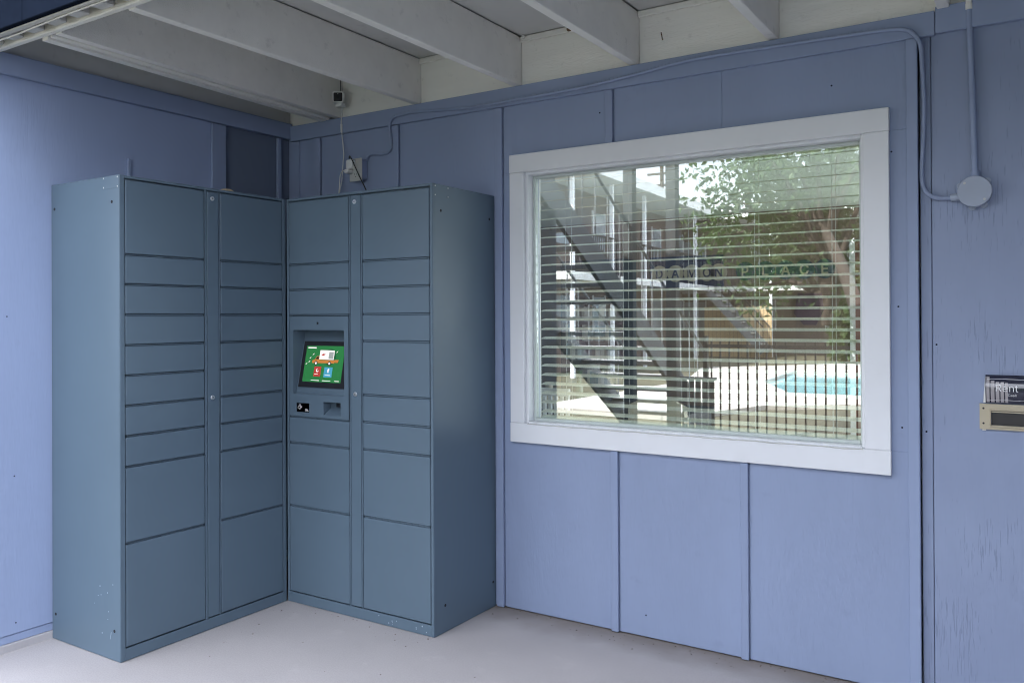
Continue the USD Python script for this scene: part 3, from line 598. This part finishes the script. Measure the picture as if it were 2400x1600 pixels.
put('face', cube(.0235, .006, -.0212, -.0201), M['black'], sc)
put('lens', disc(cc + cd * .0213, cd, .011, .003, 20, bev=.001), M['hole'], sc); put('status_light', disc(cc + cd * .0213 + np.array([0, 0, .016]), cd, .002, .0008, 8), M['greyplate'], sc)
put('foot', bx(.446, .490, -.085, -.045, 2.556, 2.576, .004), M['plastic'], sc); put('mount', beam(cc - cd * .03, cc - cd * .075, .016, .016), M['greyplate'], sc)
put('hanger', tube([(.455, -.05, 2.637), (.455, -.05, 2.74)], .0022, 6), M['blackm'], sc)

gy = -.0295
cabpts = [(.612, -.02, 2.262), (.628, -.014, 2.284), (.66, -.010, 2.288), (.715, -.009, 2.282), (.755, -.010, 2.288), (.780, -.012, 2.312), (.786, -.022, 2.352), (.781, -.026, 2.405), (.784, gy, 2.432), (.800, gy, 2.455), (.83, gy, 2.466),
          (.89, gy, 2.470), (.95, gy, 2.471), (1.09, gy, 2.460), (1.23, gy, 2.449), (1.36, gy, 2.444), (1.49, gy, 2.446), (1.75, gy, 2.447), (1.98, gy, 2.453), (2.21, gy, 2.470), (2.44, gy, 2.488), (2.8, gy, 2.482), (3.10, gy, 2.474), (3.20, gy, 2.468), (3.245, gy, 2.458),
          (3.276, gy, 2.432), (3.293, gy, 2.390), (3.2965, -.016, 2.32), (3.299, -.010, 2.25), (3.301, -.010, 2.16), (3.297, -.009, 2.04), (3.292, -.009, 1.95), (3.293, -.009, 1.897), (3.302, -.009, 1.865), (3.322, -.009, 1.843), (3.35, -.010, 1.832), (3.41, -.012, 1.829)]
solo('blue_wall_cable', tube(spline(cabpts, 6), .0078, 10), M['batten'], 'blue painted cable running along the top trim to the outlet', 'cable', smooth=True)
cp = thing('conduit_pipe', 'vertical painted conduit dropping to the round junction box', 'conduit', (3.455, 0, 1.9))
put('pipe', tube([(3.447, -.014, 2.497), (3.462, -.014, 1.906)], .0105, 16), M['batten'], cp, smooth=True)
put('coupling', disc((3.462, -.014, 1.918), (.025, 0, -1), .0145, .022, 18), M['batten'], cp, smooth=30)
put('upper_pipe', tube([(3.4465, -.014, 2.516), (3.4455, -.030, 2.58), (3.445, -.030, 2.74)], .0105, 16), M['soffit'], cp, smooth=True)
put('upper_sleeve', tube([(3.447, -.014, 2.496), (3.4465, -.014, 2.518)], .0125, 16), M['soffit'], cp, smooth=True)
M['jbox'] = paint('grey_blue_box_paint', (.31, .355, .45), .5, .04, 6., .1, 60.)
jb = thing('junction_box', 'round blue painted junction box on the weathered panel', 'junction box', (3.461, 0, 1.845))
put('body', disc((3.461, .0038, 1.845), (0, -1, 0), .053, .034, 36), M['jbox'], jb, smooth=30)
put('cover', disc((3.461, -.0303, 1.845), (0, -1, 0), .0545, .006, 40, bev=.002), M['jbox'], jb, smooth=30)
for a in (135, -45): put('screw', disc((3.461 + .043 * math.cos(math.radians(a)), -.0364, 1.845 + .043 * math.sin(math.radians(a))), (0, -1, 0), .0045, .002, 12), M['greyplate'], jb)
for a in (45, 150, -60, -100): put('ear', disc((3.461 + .053 * math.cos(math.radians(a)), .0036, 1.845 + .053 * math.sin(math.radians(a))), (0, -1, 0), .012, .005, 14), M['jbox'], jb)
put('hub', tube([(3.385, -.014, 1.829), (3.412, -.014, 1.832)], .0135, 14), M['jbox'], jb, smooth=True)

ms = thing('mail_slot', 'beige metal mail slot in the weathered blue panel', 'mail slot', (3.6, 0, 1.0))
mp = sbox(3.470, 1.003, 3.735, 1.093).difference(sbox(3.505, 1.018, 3.700, 1.070))
put('frame', plate(mp, .010, (0, .0035, 0), (1, 0, 0), (0, 0, 1)), M['beige'], ms)
put('lip', [bx(3.500, 3.705, -.0118, -.0068, 1.0705, 1.0765, .001), bx(3.500, 3.705, -.0118, -.0068, 1.0125, 1.0175, .001), bx(3.4985, 3.5045, -.0118, -.0068, 1.0180, 1.070, .001)], M['beige'], ms)
put('flap', hull([(x, y, z) for x in (3.506, 3.699) for y, z in ((-.004, 1.0695), (-.003, 1.0695), (.0025, 1.0185), (.0035, 1.0185))]), flat('dark_flap', (.035, .034, .035), .35), ms)
put('hinge_rod', tube([(3.503, -.0085, 1.066), (3.702, -.0085, 1.066)], .0022, 8), M['beige'], ms)
for x in (3.482, 3.722):
    for z in (1.024, 1.077): put('screw', disc((x, -.0066, z), (0, -1, 0), .0035, .0008, 12), M['hole'], ms)
nc = thing('rent_notice', 'glossy dark notice card reading Rent above the mail slot', 'notice', (3.6, 0, 1.1))
def curl(z): t = (z - 1.096) / .102; return -.004 - .020 * math.sin(math.pi * min(max(t, 0), 1))
nv, nf, N = [], [], 14
for i in range(N + 1):
    z = 1.0965 + .0995 * i / N
    for x in (3.489, 3.735):
        for t in (0, .0008): nv.append((x, curl(z) - t, z))
for i in range(N):
    a = 4 * i; b_ = a + 4
    for q in ([a, a + 2, b_ + 2, b_], [a + 1, b_ + 1, b_ + 3, a + 3], [a, b_, b_ + 1, a + 1], [a + 2, a + 3, b_ + 3, b_ + 2]): nf += [[q[0], q[1], q[2]], [q[0], q[2], q[3]]]
nf += [[0, 1, 3], [0, 3, 2], [4 * N, 4 * N + 2, 4 * N + 3], [4 * N, 4 * N + 3, 4 * N + 1]]
card = trimesh.Trimesh(np.array(nv), np.array(nf), process=False); 
if card.volume < 0: card.invert()
put('card', card, flat('notice_black', (.018, .020, .035), .08, spec=.7), nc)
def oncard(x0, x1, z0, z1, th=.0003, n=8):
    v, f = [], []
    for i in range(n + 1):
        z = z0 + (z1 - z0) * i / n
        for x in (x0, x1): v.append((x, curl(z) - .0011 - th, z))
    for i in range(n): f += [[2 * i, 2 * i + 1, 2 * i + 3], [2 * i, 2 * i + 3, 2 * i + 2]]
    return trimesh.Trimesh(np.array(v), np.array(f), process=False)
pale = flat('notice_reflection', (.33, .31, .32), .2); ink = flat('notice_white', (.66, .66, .68), .3)
for x0, x1, z1 in ((3.492, 3.5015, 1.19), (3.5055, 3.5165, 1.176), (3.5205, 3.531, 1.172), (3.535, 3.545, 1.172), (3.5485, 3.557, 1.170)): put('reflection_bar', oncard(x0, x1, 1.100, z1), pale, nc)  # pale bars laid on the card stand for a mirrored fence
put('printed_line', oncard(3.494, 3.735, 1.1815, 1.183, .0005, 2), ink, nc); put('printed_line', oncard(3.494, 3.735, 1.108, 1.1092, .0005, 2), ink, nc)
def bend(m): 
    v = np.array(m.vertices); v[:, 1] = v[:, 1] + np.array([curl(z) for z in v[:, 2]]); return trimesh.Trimesh(v, m.faces, process=False)
put('printed_word', bend(text('Rent', .024, (3.518, -.0018, 1.140), (1, 0, 0), (0, 0, 1), .0004)), ink, nc)
put('printed_word', bend(text('Cash', .0085, (3.556, -.0018, 1.1235), (1, 0, 0), (0, 0, 1), .0004)), ink, nc)
put('paper', bx(3.478, 3.489, -.0030, .0036, .998, 1.002), M['plastic'], nc)
put('paper_edge', hull([(3.4815, -.001, 1.097), (3.4885, -.004, 1.097), (3.4885, -.02, 1.15), (3.4845, -.008, 1.15), (3.4885, -.004, 1.19), (3.4875, -.001, 1.19)]), M['plastic'], nc)

# ------------------------------------------------------------------ courtyard (seen mirrored in the window)
M['steelpost'] = paint('dark_steel_post', (.055, .060, .065), .5, .1, 6., .1, 40.)
for i, (x, lab_) in enumerate(((-.115, 'dark steel post beside the outdoor stair, nearer to it'), (.37, 'dark steel post between the outdoor stair and the pool fence'))):
    sp = thing('steel_post', lab_, 'post', (x, -5, -.14))
    put('shaft', bx(x - .055, x + .055, -5.055, -4.945, -.13, 5.2, .004), M['steelpost'], sp); put('base_plate', bx(x - .11, x + .11, -5.11, -4.89, -.1385, -.1305), M['steelpost'], sp)
# stair up to the walkway
st = thing('outdoor_stair', 'grey steel stair rising to the upper walkway, mirrored in the window', 'stair', (-1, -5.5, -.14))
M['stairgrey'] = paint('grey_stair_paint', (.16, .17, .18), .5, .1, 5., .1, 40.); M['tread'] = paint('concrete_tread', (.45, .43, .40), .8, .1, 6., .2, 40.)
pt, pb = np.array([-.42, -3.55, 2.75]), np.array([-.22, -7.75, -.06])
for off in (0, -1.15): put('stringer', beam(pt + [off, 0, 0], pb + [off, 0, 0], .05, .28, (0, 0, 1)), M['stairgrey'], st)
for k in range(15):
    c = pt + (pb - pt) * (k + .5) / 15
    put('tread', bx(c[0] - 1.12, c[0] - .03, c[1] - .14, c[1] + .14, c[2] + .02, c[2] + .065, .006), M['tread'], st)
for off in (0, -1.15):
    put('hand_rail', tube([pt + [off, 0, .95], pb + [off, 0, .95]], .018, 8), M['stairgrey'], st)
    for k in range(0, 16, 1):
        c = pt + (pb - pt) * k / 15 + [off, 0, 0]; put('baluster', tube([c + [0, 0, .1], c + [0, 0, .94]], .009, 5), M['stairgrey'], st)
put('landing', bx(-1.62, -.39, -3.54, -1.81, 2.72, 2.88), M['tread'], st)
# pool fence
fe = thing('pool_fence', 'black metal picket fence around the swimming pool', 'fence', (1.5, -6, -.14))
M['fenceblack'] = flat('fence_black', (.012, .012, .014), .4)
for z in (.06, 1.05): put('rail', bx(.38, 6.4, -6.015, -5.985, z, z + .035), M['fenceblack'], fe)
for i in range(58): put('picket', bx(.55 - .008 + i * .1035 - .104, .55 + .008 + i * .1035 - .104, -6.009, -5.991, -.10, 1.12), M['fenceblack'], fe)
for x in (.38, 2.4, 4.4, 6.4): put('post', bx(x - .025, x + .025, -6.026, -5.974, -.139, 1.18), M['fenceblack'], fe)
# blue slatted screen
us = thing('utility_screen', 'low dark blue slatted utility screen beside the pool fence', 'screen', (.5, -5.5, -.14))
M['screenblue'] = flat('utility_screen_navy', (.022, .035, .06), .6)
for i in range(7): put('slat', bx(.13 + i * .076, .13 + i * .076 + .058, -5.51, -5.49, -.139, .71, .004), M['screenblue'], us)
put('cap', bx(.12, .665, -5.53, -5.47, .7105, .74, .004), M['screenblue'], us)
# tree
def leaf_mesh(centers, size, seed):
    r = np.random.default_rng(seed); n = len(centers)
    d = r.normal(size=(n, 3)); d /= np.linalg.norm(d, axis=1, keepdims=True); d[:, 2] -= .25; d /= np.linalg.norm(d, axis=1, keepdims=True)
    s = np.cross(d, r.normal(size=(n, 3))); s /= np.linalg.norm(s, axis=1, keepdims=True)
    l = size * (.7 + .6 * r.random((n, 1)))
    nrm = np.cross(d, s)
    V = np.stack([centers - d * l / 2, centers + s * l * .22, centers + d * l / 2 + nrm * l * .12, centers - s * l * .22], 1).reshape(-1, 3)
    i = np.arange(n)[:, None] * 4
    F = np.concatenate([i + [0, 1, 2], i + [0, 2, 3]])
    return trimesh.Trimesh(V, F, process=False)
M['leaf'] = usdkit.material(stage, '/World/Looks/tree_leaf', {
    'g': ('geometry', {}), 'r': ('rgb_ramp', {'ramp': [(0, (.055, .10, .025)), (.5, (.10, .15, .04)), (1, (.20, .24, .085))]}),
    'p': ('principled_bsdf', {'roughness': .45}), 't': ('translucent_bsdf', {}), 'x': ('mix_closure', {'fac': .4})},
    [('g.random_per_island', 'r.fac'), ('r.color', 'p.base_color'), ('r.color', 't.color'), ('p.BSDF', 'x.closure1'), ('t.BSDF', 'x.closure2')], surface='x.closure')
M['bark'] = paint('tree_bark', (.055, .042, .034), .9, .25, 14., .8, 30., (1, 1, .3))
def tree(label, x, y, h, cr, cz, crown_c, n_clump, per, seed, size=.11, trunk_r=.12, group=None):
    r = np.random.default_rng(seed)
    t = thing('leafy_tree', label, 'tree', (x, y, -.14), group)
    cx, cy, cz_ = crown_c
    top = np.array([cx, cy, cz_])
    put('trunk', tube(spline([(x, y, -.139), (x + .03, y - .02, cz_ * .25), ((x * .7 + cx * .3), (y * .7 + cy * .3), cz_ * .6), tuple(top)], 8), np.linspace(trunk_r, trunk_r * .35, 25), 12), M['bark'], t, smooth=True)
    cl = []
    for k in range(n_clump):
        u = r.normal(size=3); u /= np.linalg.norm(u); rad = r.random() ** .45
        c = top + u * rad * np.array(cr); cl.append(c)
        if k % 6 == 0:
            p0 = np.array([x, y, 0]) * .3 + top * .7; p0[2] = cz_ * (.45 + .4 * r.random())
            put('limb', tube(spline([p0, (p0 + c) / 2 + [0, 0, .12], c], 5), np.linspace(trunk_r * .4, .008, 11), 6), M['bark'], t, smooth=True)
    C_ = np.concatenate([c + r.normal(size=(per, 3)) * (.12 + .14 * r.random()) * np.array([1, 1, .8]) for c in cl])
    put('crown', leaf_mesh(C_, size, seed + 1), M['leaf'], t, kind='stuff')
tree('leafy tree over the pool fence, mirrored in the window', 2.30, -5.0, 4.6, (1.35, 1.7, 1.45), 2.9, (1.25, -7.3, 2.85), 150, 75, 21, .10)
tree('tall pale leafy tree far behind the pool', -2.5, -36., 9, (3.6, 3., 3.), 6., (-2.5, -36, 5.2), 120, 60, 33, .38, .25)
tree('spreading leafy tree behind the flat roofed end block', 4., -40., 9, (4, 3., 3.2), 6., (4., -40, 5.6), 120, 60, 35, .38, .25)
hd = thing('hedge', 'dense dark hedge behind the far side of the pool', 'hedge', (3, -25.6, -.14))
hr = np.random.default_rng(5)
hc = np.stack([-2.2 + 12.2 * hr.random(26000), -25.6 + .9 * hr.normal(size=26000) * .6, -.1 + 3.9 * hr.random(26000) ** .8], 1)
hc[:, 2] *= .82 + .18 * np.sin(hc[:, 0] * 1.7) + .1 * np.sin(hc[:, 0] * 4.1)
put('foliage', leaf_mesh(hc, .22, 6), M['leaf'], hd, kind='stuff')
for k in range(9): put('stem', tube([(-1.8 + 1.35 * k, -25.6, -.139), (-1.7 + 1.35 * k, -25.55, 2.4)], [.06, .02], 6), M['bark'], hd)
# apartment wing on the left of the courtyard
M['wing'] = paint('mauve_grey_siding', (.17, .14, .13), .8, .05, 1.5, .1, 30.)
M['wingroof'] = paint('pale_roof', (.55, .55, .54), .8, .05, 1., .1, 10.); M['wingdoor'] = flat('wing_door', (.12, .10, .11), .5); M['wingwin'] = flat('wing_window', (.30, .34, .38), .1)
def gallery(name, label, ox, oy, ang_, length, z2=2.55, ze=5.1, depth=7, deep=1.3):
    """Two storey gallery block: front along local +u from (ox, oy), walkway projecting to local +v."""
    T = thing(name, label, 'building', (ox, oy, -.14))
    ca, sa = math.cos(ang_), math.sin(ang_)
    def g(u0, u1, v0, v1, z0, z1):
        m = bx(u0, u1, v0, v1, z0, z1); v = np.array(m.vertices)
        m.vertices = np.stack([ox + v[:, 0] * ca - v[:, 1] * sa, oy + v[:, 0] * sa + v[:, 1] * ca, v[:, 2]], 1); return m
    put('wall', g(0, length, -depth, 0, -.139, ze), M['wing'], T)
    put('walkway', g(0, length, .001, deep, z2 - .2, z2), M['wingroof'], T)
    rf = put('roof', g(-.5, length + .5, -depth - .5, deep + .3, ze + .001, ze + .30), M['wingroof'], T)
    n = int(length / 2.6)
    for k in range(n):
        u = .6 + k * length / n
        for z in (0., z2):
            put('door', g(u, u + .9, .001, .03, z + .001, z + 2.03), M['wingdoor'], T)
            w = put('window', g(u + 1.15, u + 2.05, .001, .04, z + .9, z + 2.0), M['wingwin'], T)
            put('frame', [g(u + 1.10, u + 1.149, .001, .05, z + .85, z + 2.05), g(u + 2.051, u + 2.10, .001, .05, z + .85, z + 2.05)], M['white'], w)
        put('column', g(u - .35, u - .25, deep - .15, deep - .05, -.139, ze), M['white'], T)
    put('hand_rail', g(0, length, deep - .1, deep - .05, z2 + 1.0, z2 + 1.05), M['fenceblack'], T)
    for k in range(int(length / .14)):
        put('baluster', g(k * .14 + .05, k * .14 + .07, deep - .085, deep - .065, z2, z2 + .999), M['fenceblack'], T)
gallery('apartment_block', 'mauve two storey apartment wing with a railed upper gallery', -7.5, -15.2, -math.pi / 2 - .06, 13.5)
gallery('apartment_block', 'flat roofed two storey apartment block closing the far end', -11., -31.5, 0., 20., deep=2.6)
# wooden fence and pole in the distance
wf = thing('wooden_fence', 'sunlit tan wooden fence far behind the stair', 'fence', (-6, -29, -.14))
M['fencewood'] = paint('tan_fence_wood', (.50, .36, .20), .8, .1, 4., .2, 20., (1, 1, .2))
for k in range(16): put('board', bx(-7.4 + k * .16, -7.4 + k * .16 + .145, -28.62, -28.6, -.139, 1.75 + .02 * (k % 3), .003), M['fencewood'], wf)
ds = thing('far_stair', 'dark steel stair silhouetted against the tan wooden fence', 'stair', (-6, -27.6, -.14))
for dy in (0, -.9):
    put('stringer', beam((-6.9, -27.6 + dy, 2.3), (-4.9, -27.6 + dy, .1), .05, .26), M['stairgrey'], ds)
    put('hand_rail', tube([(-6.9, -27.6 + dy, 3.2), (-4.9, -27.6 + dy, 1.0)], .025, 6), M['fenceblack'], ds)
    for k in range(9):
        t = k / 8; put('baluster', tube([(-6.9 + 2 * t, -27.6 + dy, 2.4 - 2.2 * t), (-6.9 + 2 * t, -27.6 + dy, 3.18 - 2.2 * t)], .014, 5), M['fenceblack'], ds)
for k in range(11):
    t = (k + .5) / 11; put('tread', bx(-6.9 + 2 * t - .12, -6.9 + 2 * t + .12, -28.47, -27.63, 2.26 - 2.2 * t, 2.30 - 2.2 * t), M['tread'], ds)
up_ = thing('utility_pole', 'wooden utility pole with cross arms beyond the apartment wing', 'utility pole', (-15.6, -45, -.14))
put('shaft', tube([(-15.6, -45, -.139), (-15.6, -45, 10.6)], [.18, .11], 10), M['bark'], up_)
for z in (9.9, 9.2): put('cross_arm', bx(-16.5, -14.7, -45.06, -44.94, z, z + .12), M['bark'], up_)
